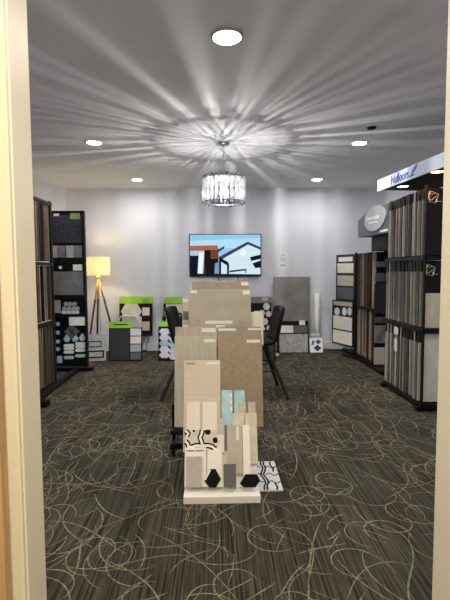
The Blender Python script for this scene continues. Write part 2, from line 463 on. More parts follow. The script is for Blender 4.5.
# floor lamp with tripod
la = at(98, 266, 6.85); top = at(98, 257, 6.85).z; bot = at(98, 275.5, 6.85).z; rr = (at(110, 266, 6.85).x - at(86, 266, 6.85).x) / 2
lamp = thing('floor_lamp', 'lit tripod floor lamp with cream drum shade in the corner', 'floor lamp', Vector((la.x, la.y, 0)))
ms = bpy.data.materials.new('linen shade'); ms.use_nodes = True
nt = ms.node_tree; nt.nodes.clear(); out = nt.nodes.new('ShaderNodeOutputMaterial')
df = nt.nodes.new('ShaderNodeBsdfDiffuse'); tl = nt.nodes.new('ShaderNodeBsdfTranslucent'); mx = nt.nodes.new('ShaderNodeMixShader')
df.inputs[0].default_value = lin((240, 228, 196)); tl.inputs[0].default_value = lin((250, 232, 190)); mx.inputs[0].default_value = .13
nt.links.new(df.outputs[0], mx.inputs[1]); nt.links.new(tl.outputs[0], mx.inputs[2]); nt.links.new(mx.outputs[0], out.inputs[0])
M['shade'] = ms
M['palewood'] = mat('pale wood', (222, 180, 96), 0.5, stripes=(2, 40, .1))
M['darkwood'] = mat('dark stained leg', (38, 28, 24), 0.4)
MB().lathe([(rr - .006, bot), (rr - .002, top)], 48).build('lamp_shade', 'shade', lamp)
mb = MB()
for k in range(3):
    a = k * 2.094; mb.tube([(0, 0, top - .03), ((rr - .006) * math.cos(a), (rr - .006) * math.sin(a), top - .02)], .003, 6)
mb.tube([(0, 0, bot - .06), (0, 0, top - .03)], .009, 10); mb.build('shade_carrier', 'chrome', lamp)
MB().lathe([(.0001, .055), (.02, .045), (.03, .02), (.02, -.02), (.012, -.03)], 18, c=(0, 0, (top + bot) / 2)).build('bulb', emit('warm bulb', (255, 215, 140), 4), lamp)
L = bpy.data.lights.new('floor_lamp_light', 'POINT'); L.energy = FLOORLAMP_W; L.color = (1, .78, .46); L.shadow_soft_size = .035
lo = bpy.data.objects.new('bulb_light', L); COL.objects.link(lo); lo.parent = lamp; lo.location = (0, 0, (top + bot) / 2)
apex = Vector((0, 0, bot - .03))
MB().lathe([(.0001, bot + .01), (.03, bot), (.034, bot - .03), (.02, bot - .05), (.0001, bot - .055)], 20).build('hub', 'palewood', lamp)
for tip in ((-.17, -.12, .015), (.31, -.05, .015), (-.12, .26, .015)):
    tip = Vector(tip); mid = apex.lerp(tip, .28)
    leg = MB().tube([mid, tip], [.017, .012], 10).build('leg', 'darkwood', lamp)
    MB().tube([apex, mid], [.012, .014], 10).build('leg_collar', 'palewood', leg)['label'] = 'pale wood upper end of the leg'
MB().tube([(0.0, .02, bot - .05), (.005, .03, .9), (.01, .02, .4), (.05, .05, .01), (.2, .3, .008)], .004, 6).build('power_cord', 'chrome', lamp)

# ================================================================ LEFT SIDE: plank rack, tile board, framed panel
woods = [(108, 90, 77), (146, 127, 109), (66, 56, 50), (174, 154, 132), (88, 77, 69), (124, 104, 87), (46, 40, 37), (156, 142, 127)]
for i, c in enumerate(woods): M['wood%d' % i] = mat('plank veneer %d' % i, c, 0.5, stripes=(2, 60, .22))
greys = [(162, 156, 150), (130, 126, 123), (192, 186, 178), (112, 108, 104), (176, 166, 154), (204, 196, 188), (104, 102, 102), (152, 144, 136)]
for i, c in enumerate(greys): M['grey%d' % i] = mat('vinyl plank %d' % i, c, 0.4, stripes=(2, 50, .14))
M['rail'] = mat('charcoal rail', (17, 16, 16), .5, spec=.25)
TIERS = ((.065, .745), (.775, 1.408), (1.437, 2.085))
RXL = -1.86
rk = thing('flooring_rack', 'tall black rack of dark brown plank samples beside the doorway', 'display rack', Vector((-1.86, 4.4, 0)))
o0 = rk.location
mb = MB()
mb.bar(Vector((-1.83, 4.3, .03)) - o0, Vector((-1.86, 5.79, .03)) - o0, .07, .05)
mb.build('base_bar', 'rail', rk, .003)
for y, x0, x1 in ((4.30, -2.55, -1.67),):
    MB().box(x0 - o0.x, x1 - o0.x, y - .05 - o0.y, y + .05 - o0.y, .0, .055).build('base_foot', 'black', rk, .003)
for z in (2.1, 1.4225, .76, .05):
    mb = MB()
    mb.box(-1.89 - o0.x, -1.853 - o0.x, -.2, 5.07 - o0.y, z - .017, z + .017)
    mb.build('tier_rail', 'black', rk, .002)
    mb = MB(); mb.box(-2.6 - o0.x, -2.56 - o0.x, -.2, 5.07 - o0.y, z - .02, z + .02); mb.build('rear_rail', 'rail', rk, .002)
for (x, y) in ((-1.885, 5.08), (-2.58, 5.08), (-2.58, 4.2), (-1.90, 4.18)):
    MB().box(x - .014 - o0.x, x + .014 - o0.x, y - .02 - o0.y, y + .02 - o0.y, 0, 2.14).build('post', 'rail', rk, .002)
names = ('bottom', 'middle', 'top')
def plank_board(x0, x1, y, z0, z1, m, name, label, group, yaw=0, hdr=None, edge=None, thick=.008):
    t = thing(name, label, 'flooring sample', Matrix.Translation((x0, y, z0)) @ Matrix.Rotation(R(yaw), 4, 'Z'), group)
    w = x1 - x0; h = z1 - z0; lo_, hi_ = min(0, w), max(0, w)
    MB().box(lo_, hi_, 0, thick, 0, h).build('backing_board', edge or 'blackboard', t)
    hh = h - (hdr or 0)
    e = .004 * (1 if w > 0 else -1)
    a_, b_ = sorted((-e, w - e)); MB().box(a_, b_, -.008, 0, 0.004, hh).build('plank_face', m, t)
    if hdr:
        MB().box(lo_, hi_, -.006, 0, hh + .002, h).build('header_strip', hdr_mat(m), t)
    return t
M['headstrip'] = mat('dark header strip', (58, 54, 51), .5)
def hdr_mat(m): return 'headstrip'
rnd = random.Random(11)
for ti, (z0, z1) in enumerate(TIERS):
    for k in range(14):
        y = 4.26 + k * .056
        plank_board(-1.868 + rnd.uniform(-.012, .012), -2.50, y, z0 + .02, z1 - .006, 'wood%d' % rnd.randrange(8), 'plank_sample_board',
                    'dark brown wood plank board in the %s tier beside the tall black tile board' % names[ti],
                    'plank boards in the %s tier beside the tile board' % names[ti], yaw=rnd.uniform(-1.7, 1.7), edge='wood%d' % rnd.randrange(8))

# tall black tile board at the far end of the plank rack
pl = Pl(at(70, 365, 5.85), 0, 0)
pl.M = Matrix.Translation((at(70, 365, 5.85).x, 5.85, 0.0)); pl.I = pl.M.inverted()
tb = thing('tile_sample_board', 'tall black display board of grey and mosaic tile samples beside the floor lamp', 'sample board', pl.M)
l_, b_, r_, t_ = pl.rect(50, 211.5, 86.3, 364)
b_ = .06
MB().box(l_, r_, 0, .03, b_, t_).build('board', 'blackboard', tb, .003)
MB().box(r_ - .022, r_ + .002, -.03, .03, b_, t_ + .004).build('edge_post', 'rail', tb, .003)
MB().box(l_, r_, -.03, .03, t_ - .012, t_ + .006).build('top_rail', 'rail', tb, .003)
a0, _, a1, _ = pl.rect(60, 366, 93, 372)
MB().box(a0 - .25, a1, -.05, .06, 0, .05).build('foot', 'black', tb, .004)
M['slate'] = mat('grey tile', (116, 118, 120), .4, noise=(14, .10))
M['greytile'] = mat('pale grey tile', (160, 164, 166), .35, noise=(20, .08))
M['whitish'] = mat('white tile', (214, 218, 220), .25, noise=(10, .04))
M['bluish'] = mat('pale blue mosaic', (168, 190, 204), .25, noise=(40, .12))
M['cement'] = mat('dark grey tile', (92, 92, 94), .4, noise=(20, .12))
M['olive'] = mat('olive sticker', (142, 150, 78), .6)
M['blackgloss'] = mat('gloss panel with painted reflections', (52, 55, 62), .12, noise=(70, .4))  # lighter tone and speckle paint in lights reflected by the dark gloss
pbox(pl, 'gloss_panel', 'blackgloss', (53, 215, 82, 243), 0, .006, tb)
pbox(pl, 'label', 'paper', (53.5, 213.5, 59, 216), -.006, .002, tb)
pbox(pl, 'label', 'olive', (70, 213, 80, 219), -.006, .002, tb, 'olive green label')
for (x0, x1, m) in ((50, 57, 'greytile'), (57.4, 65, 'slate'), (66, 73.6, 'greytile'), (74, 82, 'slate')):
    pbox(pl, 'swatch', m, (x0, 245.5, x1, 257.5), 0, .008, tb, bevel=.001)
pbox(pl, 'shelf_strip', 'rail', (50, 258.5, 84, 263), 0, .02, tb)
pbox(pl, 'label', 'paper', (73, 264.5, 82.2, 270.5), 0, .003, tb)
pbox(pl, 'large_swatch', 'slate', (51, 271.5, 83.4, 295), 0, .01, tb, bevel=.001)
pbox(pl, 'shelf_strip', 'rail', (51, 295.5, 86, 299), 0, .02, tb)
pbox(pl, 'swatch', 'greytile', (54, 300, 60.5, 313), 0, .008, tb, bevel=.001)
pbox(pl, 'shelf_strip', 'rail', (53, 314, 87, 318), 0, .02, tb)
pbox(pl, 'label', 'paper', (69, 317, 85, 325.5), 0, .022, tb)
mb = MB()
x0, z0 = pl.uv(56.5, 265.6); mb.lathe([(.0001, 0), (.022, 0), (.022, -.003)], 16)
def disc(mb, px, py, rpx, n=16, off=0.0, th=.006, sq=1.0, mi=0, rot=0):
    x, z = pl.uv(px, py, off); rw = pl.uv(px + rpx, py, off)[0] - x
    mb.prism([(x + rw * math.cos(2 * math.pi * k / n + rot), z + rw * sq * math.sin(2 * math.pi * k / n + rot)) for k in range(n)], off - th, off, mi)
mb = MB(); disc(mb, 60.5, 267.5, 1.6); mb.build('emblem', 'paper', tb)
mb = MB()
for j, (y, xs) in enumerate(((304, (66, 70.3, 74.6)), (308.5, (64.5, 69, 73.5, 77.5)))):
    for x in xs: disc(mb, x, y, 2.2)
mb.build('penny_mosaic', 'greytile', tb)
mb = MB()
for x in (64, 68.5, 73, 77): disc(mb, x, 312.2, 2.3)
mb.build('penny_mosaic', 'whitish', tb)
mb = MB()
for j, (x, y) in enumerate(((72, 328), (68.5, 331.5), (75.5, 331.5), (72, 335))): disc(mb, x, y, 4.2, 4, th=.008, sq=.95)
mb.build('diamond_mosaic', 'cement', tb)
mb = MB()
for (x, y) in ((67, 339), (75, 338.5), (82.5, 338)):
    disc(mb, x, y, 3.4, 6, th=.008); disc(mb, x, y - 3, 1.6, 8, th=.007)
mb.build('lantern_mosaic', 'bluish', tb)
for (y, m, xo) in ((345.5, 'whitish', 0), (348.5, 'whitish', 0), (352, 'whitish', 0), (357.5, 'bluish', 0)):
    mb = MB()
    for x in (69, 80.5):
        yy = y - (x - 69) * .16
        xa, za = pl.uv(x - 5.5, yy + 1.6); xb, zb_ = pl.uv(x + 5.5, yy - 1.6); e = (zb_ - za) / 2
        mb.prism([(xa, za + e), (xa + e, za), (xb - e, za), (xb, za + e), (xb - e, zb_), (xa + e, zb_)], -.008, 0)
    mb.build('elongated_hexagon_mosaic', m, tb)
mb = MB()
for y in (324, 332.5, 341.5, 349): disc(mb, 58, y, 2.2, 6)
mb.build('edge_mosaic', 'bluish', tb)
pbox(pl, 'swatch', 'bluish', (57, 356, 62, 363), 0, .008, tb)

# leaning grey panel with two outlined rectangles
pl = Pl(atz(97.5, 361.5, 0), 12, 8)
fp = thing('leaning_panel', 'grey panel with two black outlined rectangles leaning under the floor lamp', 'sample panel', pl.M)
pbox(pl, 'board', 'greytile', (86, 334, 106, 361), 0, .012, fp, bevel=.001)
def frame_part(pl, name, m, r, wd, off, th, parent):
    a, b, c, d = pl.rect(*r, off - th); mb = MB()
    mb.box(a, c, off - th, off, b, b + wd).box(a, c, off - th, off, d - wd, d).box(a, a + wd, off - th, off, b, d).box(c - wd, c, off - th, off, b, d)
    return mb.build(name, m, parent)
frame_part(pl, 'outlined_rectangle', 'black', (88, 341, 101.5, 347), .012, -.012, .006, fp)
frame_part(pl, 'outlined_rectangle', 'black', (87.5, 350.5, 104, 358), .02, -.012, .006, fp)

# ================================================================ GREEN TOPPED SAMPLE BOARDS
M['green'] = mat('lime green header', (146, 206, 50), .45)
M['marble'] = mat('white marble hexagon', (214, 212, 206), .3, noise=(9, .07))
M['cream'] = mat('cream swatch', (222, 216, 200), .45)
M['beige'] = mat('beige swatch', (188, 178, 162), .45)
M['lightgrey'] = mat('light grey swatch', (168, 170, 174), .45)
M['darkgrey'] = mat('dark grey swatch', (92, 94, 98), .45)
M['charcoal'] = mat('charcoal panel', (40, 42, 45), .6)
M['hexwhite'] = mat('white hex tile', (206, 210, 220), .3, noise=(25, .05))

def wire_stand(parent, pl, x0, x1, z):
    for x in (x0, x1):
        MB().tube([(x, .03, z), (x, .12, .005 * 0 + pl.floor(x, .12))], .006, 8).build('stand_leg', 'chrome', parent)
# front low board A
pl = Pl(atz(125.5, 361, 0), 8, 0)
A = thing('tile_sample_board', 'low charcoal sample board with green top and four plain swatches by the floor lamp', 'sample board', pl.M)
pbox(pl, 'board', 'blackboard', (108.8, 327, 142, 361), 0.03, .03, A, bevel=.002)
pbox(pl, 'front_panel', 'charcoal', (110, 328.5, 129.5, 360), 0, .008, A)
for y0, y1, m in ((328.5, 335.6, 'whitish'), (336.5, 343.6, 'cream'), (344.5, 351.6, 'lightgrey'), (352.5, 359.6, 'darkgrey')):
    pbox(pl, 'swatch', m, (130.3, y0, 141, y1), 0, .008, A, bevel=.001)
def green_top(pl, parent, r, off, m='green', name='green_header'):
    a, b, c, d = pl.rect(*r, off); mb = MB(); h = d - b
    n = 10; poly = [(a, b), (c, b)]
    rad = min(.035, h * .6)
    for k in range(n + 1):
        t = k / n * math.pi / 2; poly.append((c - rad + rad * math.cos(t), d - rad + rad * math.sin(t)))
    for k in range(n + 1):
        t = math.pi / 2 + k / n * math.pi / 2; poly.append((a + rad + rad * math.cos(t), d - rad + rad * math.sin(t)))
    mb.prism(poly, off - .012, off + .02)
    return mb.build(name, m, parent)
green_top(pl, A, (109, 321.5, 133, 328), -.004)
pbox(pl, 'header_swatch', 'lightgrey', (133.5, 322.5, 142, 327.5), .0, .012, A)
MB().bar((pl.uv(114, 324)[0], -.02, pl.uv(114, 324.5)[1]), (pl.uv(128, 324)[0], -.02, pl.uv(128, 324.5)[1]), .01, .012).build('handle', 'black', A)

def tall_board(pl, label, r, group=None):
    t = thing('tile_sample_board', label, 'sample board', pl.M)
    return t
# rear board B
p0 = at(136, 336, 7.08); pl = Pl(p0, 6, 0)
B = thing('tile_sample_board', 'tall green topped board with white marble hexagon tiles near the floor lamp', 'sample board', Matrix.Translation((p0.x, p0.y, 0)))
pl.M = Matrix.Translation((p0.x, p0.y, 0)) @ Matrix.Rotation(R(-6), 4, 'X'); pl.I = pl.M.inverted()
B.matrix_world = pl.M
pbox(pl, 'board', 'blackboard', (119.3, 299, 152.5, 336), .025, .025, B, bevel=.002)
green_top(pl, B, (119.3, 296.5, 153, 303.5), -.002)
def hexa(pl, mb, px, py, rpx, off, th, sq=1.0, mi=0):
    x, z = pl.uv(px, py, off); rw = abs(pl.uv(px + rpx, py, off)[0] - x)
    mb.prism([(x + rw * math.cos(math.pi / 3 * k), z + rw * sq * math.sin(math.pi / 3 * k)) for k in range(6)], off - th, off, mi)
mb = MB(); hexa(pl, mb, 131.5, 311.5, 10.5, 0, .01); mb.build('hexagon_tile', 'marble', B, .002)
pbox(pl, 'marble_swatch', 'marble', (122, 316.5, 141.5, 327), -.0, .008, B)
for y0, y1, m in ((298.5, 303, 'lightgrey'), (307.5, 315.5, 'cream'), (321.5, 330.5, 'beige')):
    pbox(pl, 'swatch', m, (142.3, y0, 149.5, y1), -.002, .012, B, bevel=.001)
mb = MB(); pts = []
for k in range(13):
    t = math.pi * k / 12; x, z = pl.uv(128.5 - 9.5 * math.cos(t), 321.5 - 5.5 * min(1, 1.5 * math.sin(t)), -.03); pts.append((x, -.03, z))
mb.tube([(pts[0][0], -.005, pts[0][2])] + pts + [(pts[-1][0], -.005, pts[-1][2])], .009, 8); mb.build('handle', 'white', B)
for px in (122, 146):
    x, z = pl.uv(px, 335.5); MB().tube([(x, .015, z), (x, .02, .0)], .007, 8).build('stand_leg', 'chrome', B)
MB().bar((pl.uv(121, 336)[0], .015, .04), (pl.uv(147, 336)[0], .015, .04), .02, .02).build('stand_rail', 'chrome', B)

# rear board C and front board D, just beside the left chair
p0 = at(176, 336, 7.08)
pl = Pl(p0, 6, 0); pl.M = Matrix.Translation((p0.x, p0.y, 0)) @ Matrix.Rotation(R(-6), 4, 'X'); pl.I = pl.M.inverted()
Cb = thing('tile_sample_board', 'tall green topped board with a black handle behind the chair near the marble hexagon board', 'sample board', pl.M)
pbox(pl, 'board', 'blackboard', (163.5, 299, 196, 336), .025, .025, Cb, bevel=.002)
green_top(pl, Cb, (163.5, 297, 196, 303.5), -.002)
pbox(pl, 'marble_swatch', 'marble', (166, 304, 182, 312), 0, .008, Cb)
pbox(pl, 'green_strip', 'green', (164, 311.5, 184, 316.5), 0, .012, Cb)
mb = MB(); pts = []
for k in range(13):
    t = math.pi * k / 12; x, z = pl.uv(173 - 10 * math.cos(t), 320 - 6.5 * min(1, 1.6 * math.sin(t)), -.035); pts.append((x, -.035, z))
mb.tube([(pts[0][0], -.005, pts[0][2])] + pts + [(pts[-1][0], -.005, pts[-1][2])], .012, 8); mb.build('handle', 'black', Cb)
pbox(pl, 'swatch', 'marble', (166, 317.5, 180, 330), 0, .008, Cb)
for px in (167, 192):
    x, z = pl.uv(px, 335.5); MB().tube([(x, .015, z), (x, .02, .0)], .007, 8).build('stand_leg', 'chrome', Cb)
pl = Pl(atz(172, 361, 0), 7, 0)
D = thing('tile_sample_board', 'low black sample board stacked with white hexagon tiles behind the chair', 'sample board', pl.M)
pbox(pl, 'board', 'blackboard', (158.3, 325, 187, 361.3), .03, .03, D, bevel=.002)
green_top(pl, D, (158.6, 321.5, 170, 326.5), -.004)
for y in (331.5, 337.5, 343.5, 349.5, 355):
    mb = MB()
    for x, dy in ((164.5, 0), (174, 1.5)):
        hexa(pl, mb, x, y + dy, 5.6, 0, .008, .62)
    mb.build('hexagon_tile_row', 'hexwhite' if y not in (343.5,) else 'bluish', D, .0015)

# right hand pair behind the other chair
M['greycap'] = mat('grey header', (120, 118, 116), .5, noise=(30, .15))
p0 = at(258, 336, 7.08)
pl = Pl(p0, 6, 0); pl.M = Matrix.Translation((p0.x, p0.y, 0)) @ Matrix.Rotation(R(-6), 4, 'X'); pl.I = pl.M.inverted()
E = thing('tile_sample_board', 'tall grey topped board with black and white mosaic beside the big grey slab', 'sample board', pl.M)
pbox(pl, 'board', 'blackboard', (240, 299, 271.5, 336), .025, .025, E, bevel=.002)
green_top(pl, E, (240, 296.8, 271.8, 303), -.002, 'greycap', 'grey_header')
pbox(pl, 'header_label', 'beige', (262, 297.5, 268, 301), -.014, .002, E)
mb = MB()
for x, y, s in ((266.5, 306.5, 3.6), (262, 313, 3.2), (268.5, 314, 3.0), (265, 321.5, 3.3), (269, 328, 2.6), (262.5, 329, 2.8)):
    hexa(pl, mb, x, y, s, 0, .008, 1.1)
mb.build('mosaic_tiles', 'whitish', E)
pbox(pl, 'swatch', 'whitish', (254, 311, 264, 331), -.01, .008, E)
mb = MB(); mb.bar((pl.uv(246, 306)[0], -.03, pl.uv(246, 306.5)[1]), (pl.uv(262, 306)[0], -.03, pl.uv(262, 306.5)[1]), .02, .03); mb.build('handle', 'black', E)
for px in (243, 269):
    x, z = pl.uv(px, 335.5); MB().tube([(x, .015, z), (x, .02, .0)], .007, 8).build('stand_leg', 'chrome', E)
pl = Pl(atz(261, 361.5, 0), 7, 0)
F_ = thing('tile_sample_board', 'low plain black sample board on the floor behind the chair beside the big tiles', 'sample board', pl.M)
pbox(pl, 'board', 'blackboard', (246, 330, 275.5, 361.5), .03, .03, F_, bevel=.002)
pbox(pl, 'front_panel', 'charcoal', (248, 332, 274, 360), 0, .006, F_)
pbox(pl, 'label', 'paper', (267.5, 351, 270.5, 353), -.006, .002, F_)

# big grey slab, low grey board, roll, small tile pieces
M['concrete'] = mat('concrete look porcelain', (132, 130, 128), .5, noise=(5, .10))
M['terrazzo'] = mat('speckled grey tile', (150, 148, 146), .5, noise=(26, .16))
pl = Pl(at(293, 349, 7.17), 4, 0); pl = Pl(Vector((pl.M.translation.x, 7.17, 0)), 4, 0)
o = slab(pl, 'porcelain_slab', 'tall concrete-grey slab leaning on the back wall beside the notice', 'slab', (273.8, 276.8, 310.3, 352), 0, .012, 'concrete')
pl = Pl(atz(293, 353.2, 0), 7, 0)
G = thing('tile_sample_board', 'low black framed board of grey speckled tiles in front of the tall grey slab', 'sample board', pl.M)
pbox(pl, 'board', 'blackboard', (277, 321, 308.8, 353.2), .03, .03, G, bevel=.004)
pbox(pl, 'label', 'paper', (299.2, 320.3, 305, 325), -.0, .003, G)
pbox(pl, 'swatch', 'cream', (280, 325.5, 293.3, 332.8), 0, .008, G, bevel=.001)
pbox(pl, 'swatch', 'darkgrey', (294, 325.5, 307.5, 332.8), 0, .008, G, bevel=.001)
pbox(pl, 'large_swatch', 'terrazzo', (279.5, 334, 307.8, 352.4), 0, .008, G, bevel=.001)
q = at(317.5, 339, 7.2)
o = MB().tube([(0, 0, 0), (.0, .03, at(317.5, 294, 7.2).z - .0)], .045, 20).build('paper_roll', 'paper'); o.location = (q.x, 7.225, 0)
tag(o, 'tall white paper roll standing upright against the back wall', 'paper roll')
pl = Pl(Vector((at(313, 352, 7.1).x, 7.14, 0)), 8, 0)
o = slab(pl, 'ceramic_tile', 'beige edged grey tile propped beneath the white paper roll', 'tile', (309.8, 333.2, 320, 352), 0, .012, 'lightgrey')
a = MB().box(-o['w'] / 2, o['w'] / 2, -.013, -.012, o['h'] * .86, o['h']).build('edge_strip', 'cream', o)
pl = Pl(atz(316, 352.5, 0), 12, 4)
o = slab(pl, 'patterned_tile', 'white tile printed with dark blue flowers leaning under the paper roll', 'tile', (309.8, 337.8, 322.8, 352.5), 0, .012, 'white')
M['navy'] = mat('navy print', (34, 32, 84), .5); M['teal'] = mat('teal print', (66, 120, 130), .5)
w, h = o['w'], o['h']
def quat(mb, cx_, cz_, r, y=-.0128):
    for dx_, dz_ in ((r * .75, 0), (-r * .75, 0), (0, r * .6), (0, -r * .6)):
        mb.prism([(cx_ + dx_ + r * .62 * math.cos(k * math.pi / 6), cz_ + dz_ + r * .5 * math.sin(k * math.pi / 6)) for k in range(12)], y, y + .0008)
mb = MB(); quat(mb, .08 * w, .3 * h, w * .2); quat(mb, .16 * w, .72 * h, w * .15); mb.build('flower_print', 'navy', o)
mb = MB(); mb.prism([(-.38 * w, .5 * h), (-.2 * w, .52 * h), (-.12 * w, .8 * h), (-.28 * w, .84 * h)], -.0128, -.012); mb.build('leaf_print', 'teal', o)
# crumpled scrap
q = atz(276, 357, .0); mb = MB(); bm = bmesh.new(); bmesh.ops.create_icosphere(bm, subdivisions=2, radius=.045)
rs = random.Random(5)
for v in bm.verts: v.co *= rs.uniform(.7, 1.25); v.co.z *= .7
bm.verts.ensure_lookup_table()
mb._add([v.co + Vector((0, 0, .032)) for v in bm.verts], [tuple(l.index for l in f.verts) for f in bm.faces]); bm.free()
o = mb.build('paper_scrap', 'paper'); o.location = (q.x, q.y, 0)
tag(o, 'small crumpled white scrap on the carpet behind the chair leg', 'scrap')

# ================================================================ RIGHT SIDE
# sample board hinged out at the far end of the veneer rack
pR = Vector((2.065, 6.46, 0)); pLf = Vector((1.88, 6.92, 0))
yaw = math.degrees(math.atan2((pR - pLf).y, (pR - pLf).x))
pl = Pl((pR + pLf) / 2, 0, yaw)
T = thing('tile_sample_board', 'narrow dark framed board of beige and grey swatches beside the veneer rack', 'sample board', pl.M)
M['brownframe'] = mat('dark brown frame', (44, 38, 34), .45)
pbox(pl, 'upper_board', 'brownframe', (336, 254.5, 354.5, 301), .02, .02, T, bevel=.002)
pbox(pl, 'lower_board', 'brownframe', (332, 300.5, 352.6, 345.5), .02, .03, T, bevel=.002)
pbox(pl, 'label', 'paper', (338.5, 257, 352.5, 261.5), 0, .004, T)
for y0, y1, m in ((263.3, 273, 'cream'), (275.5, 285.8, 'beige'), (287.5, 299, 'darkgrey')):
    pbox(pl, 'swatch', m, (337.3, y0, 353.3, y1), 0, .006, T)
pbox(pl, 'stone_swatch', 'beige', (333.5, 301.8, 352, 305.8), -.01, .006, T)
for x0, x1 in ((334.3, 339.5), (342, 346.5), (347.3, 351.7)):
    x_, z_ = pl.uv((x0 + x1) / 2, 311.5, -.016); rw = pl.uv(x1, 311.5, -.016)[0] - x_
    MB().prism([(x_ + rw * math.cos(k * math.pi / 10), z_ + .062 * math.sin(k * math.pi / 10)) for k in range(20)], -.016, -.01).build('round_sample', 'whitish', T)
pbox(pl, 'swatch', 'cream', (333.2, 316.5, 351.7, 329.5), -.01, .006, T)
pbox(pl, 'swatch', 'whitish', (342.5, 319.5, 350.3, 328), -.016, .004, T)
pbox(pl, 'swatch', 'cream', (332.8, 331, 351.7, 343.6), -.01, .006, T)
a_, b_, c_, d_ = pl.rect(336, 254.5, 355.5, 321)
MB().box(c_ - .02, c_ + .004, .0, .02, 0, 1.6).build('hinge_post', 'rail', T)
MB().box(c_ - .3, c_ + .004, .0, .02, 0, .03).build('foot', 'rail', T)

# veneer rack
vr = thing('veneer_rack', 'black two tier rack of wood veneer boards under a grey header', 'display rack', Vector((2.13, 6.2, 0)))
o0 = vr.location
MB().box(2.11 - o0.x, 2.18 - o0.x, 5.42 - o0.y, 7.15 - o0.y, 0, .04).build('base_bar', 'black', vr, .003)
for y in (5.5, 6.75): MB().box(2.12 - o0.x, 2.7 - o0.x, y - .04 - o0.y, y + .04 - o0.y, 0, .05).build('base_foot', 'black', vr, .003)
for z in (.06, .79):
    MB().box(2.14 - o0.x, 2.18 - o0.x, 5.83 - o0.y, 6.7 - o0.y, z - .015, z + .015).build('tier_rail', 'rail', vr, .002)
    MB().box(2.62 - o0.x, 2.66 - o0.x, 5.83 - o0.y, 6.7 - o0.y, z - .015, z + .015).build('rear_rail', 'rail', vr, .002)
for y in (5.85, 6.7): MB().box(2.62 - o0.x, 2.67 - o0.x, y - .02 - o0.y, y + .02 - o0.y, 0, 1.9).build('post', 'rail', vr, .002)
MB().box(2.2 - o0.x, 2.7 - o0.x, 5.3 - o0.y, 6.1 - o0.y, 1.60, 1.80).build('header_backing', 'black', vr)
M['headergrey'] = mat('grey header panel', (84, 86, 92), .5)
FX = 2.0
fpts = [atx(px, py, FX) for px, py in ((358, 221), (371, 207.5), (388.5, 203.5), (388.5, 232.5), (358, 237.5))]
mb = MB()
n = len(fpts); vs = [p - o0 for p in fpts] + [p - o0 + Vector((.62, 0, 0)) for p in fpts]
mb._add(vs, [tuple(range(n)), tuple(reversed(range(n, 2 * n)))] + [(i, (i + 1) % n, (i + 1) % n + n, i + n) for i in range(n)])
hd = mb.build('header_box', 'headergrey', vr)
M['disc'] = mat('pale grey disc', (168, 172, 178), .45)
dc = atx(374.3, 218.3, FX - .012)
ry = abs(atx(364, 218.3, FX - .012).y - atx(384.6, 218.3, FX - .012).y) / 2; rz = (atx(374.3, 206, FX - .012).z - atx(374.3, 231, FX - .012).z) / 2
mb = MB(); vs = []
for x in (FX - .014, FX + .0):
    for k in range(40):
        a = 2 * math.pi * k / 40; vs.append(Vector((x, dc.y + ry * math.cos(a), dc.z + rz * math.sin(a))) - o0)
mb._add(vs, [tuple(range(40)), tuple(reversed(range(40, 80)))] + [(k, (k + 1) % 40, 40 + (k + 1) % 40, 40 + k) for k in range(40)])
sg = mb.build('disc_sign', 'disc', hd)
mb = MB()
def discmark(px0, px1, py0, py1, tilt):
    n = 7 if py1 - py0 > 2.6 else 11
    for i in range(n):
        u0 = px0 + (px1 - px0) * i / n; u1 = px0 + (px1 - px0) * (i + .74) / n
        s0 = tilt * (u0 - px0)
        qs = [atx(u0, py0 + s0 + (i % 3 == 1) * .6, FX - .0165), atx(u1, py0 + s0 + (i % 3 == 1) * .6, FX - .0165), atx(u1, py1 + s0, FX - .0165), atx(u0, py1 + s0, FX - .0165)]
        mb._add([q - o0 for q in qs] + [q - o0 + Vector((.002, 0, 0)) for q in qs], [(0, 1, 2, 3), (7, 6, 5, 4), (0, 4, 5, 1), (1, 5, 6, 2), (2, 6, 7, 3), (3, 7, 4, 0)])
discmark(366.3, 379, 217.6, 220.6, -.22); discmark(368.5, 377.5, 222.3, 223.9, -.2)
mb.build('disc_lettering', 'white', vr)
MB().box(FX - .004 - o0.x, FX - o0.x, atx(388, 234, FX).y - o0.y, atx(380, 234, FX).y - o0.y, 1.79, 1.815).build('price_strip', 'paper', hd)
for ti, (z0, z1, nm) in enumerate(((.08, .77, 'lower'), (.81, 1.585, 'upper'))):
    for k in range(12):
        y = 5.90 + k * .066
        plank_board(2.15 + rnd.uniform(-.012, .012), 2.6, y, z0, z1, 'wood%d' % rnd.randrange(8), 'veneer_sample_board',
                    'brown wood veneer board in the %s tier of the rack under the grey header' % nm,
                    'veneer boards in the %s tier under the grey header' % nm, yaw=rnd.uniform(-3, 3), edge='wood%d' % rnd.randrange(8))
# end board of that rack, facing the door
pl = Pl(Vector((2.16, 5.78, 0)), 0, 0)
eb = thing('tile_sample_board', 'dark board of small grey swatches closing the near end of the veneer rack', 'sample board', pl.M)
_, zb_, _, zt_ = pl.rect(373, 257, 395, 376)
MB().box(0, .48, 0, .03, .052, 1.58).build('board', 'blackboard', eb, .002)
M['pic'] = mat('grey stone picture', (110, 112, 116), .4, noise=(9, .35))
for r, m in (((375, 261.5, 386, 267), 'slate'), ((375, 273, 386, 281.5), 'cement'), ((374.5, 283, 388, 313), 'charcoal'), ((375, 317, 388, 323), 'wood4'), ((374.5, 325.5, 388, 343), 'pic'), ((374, 347.5, 388, 364.5), 'beige')):
    pbox(pl, 'swatch', m, r, 0, .008, eb, bevel=.001)

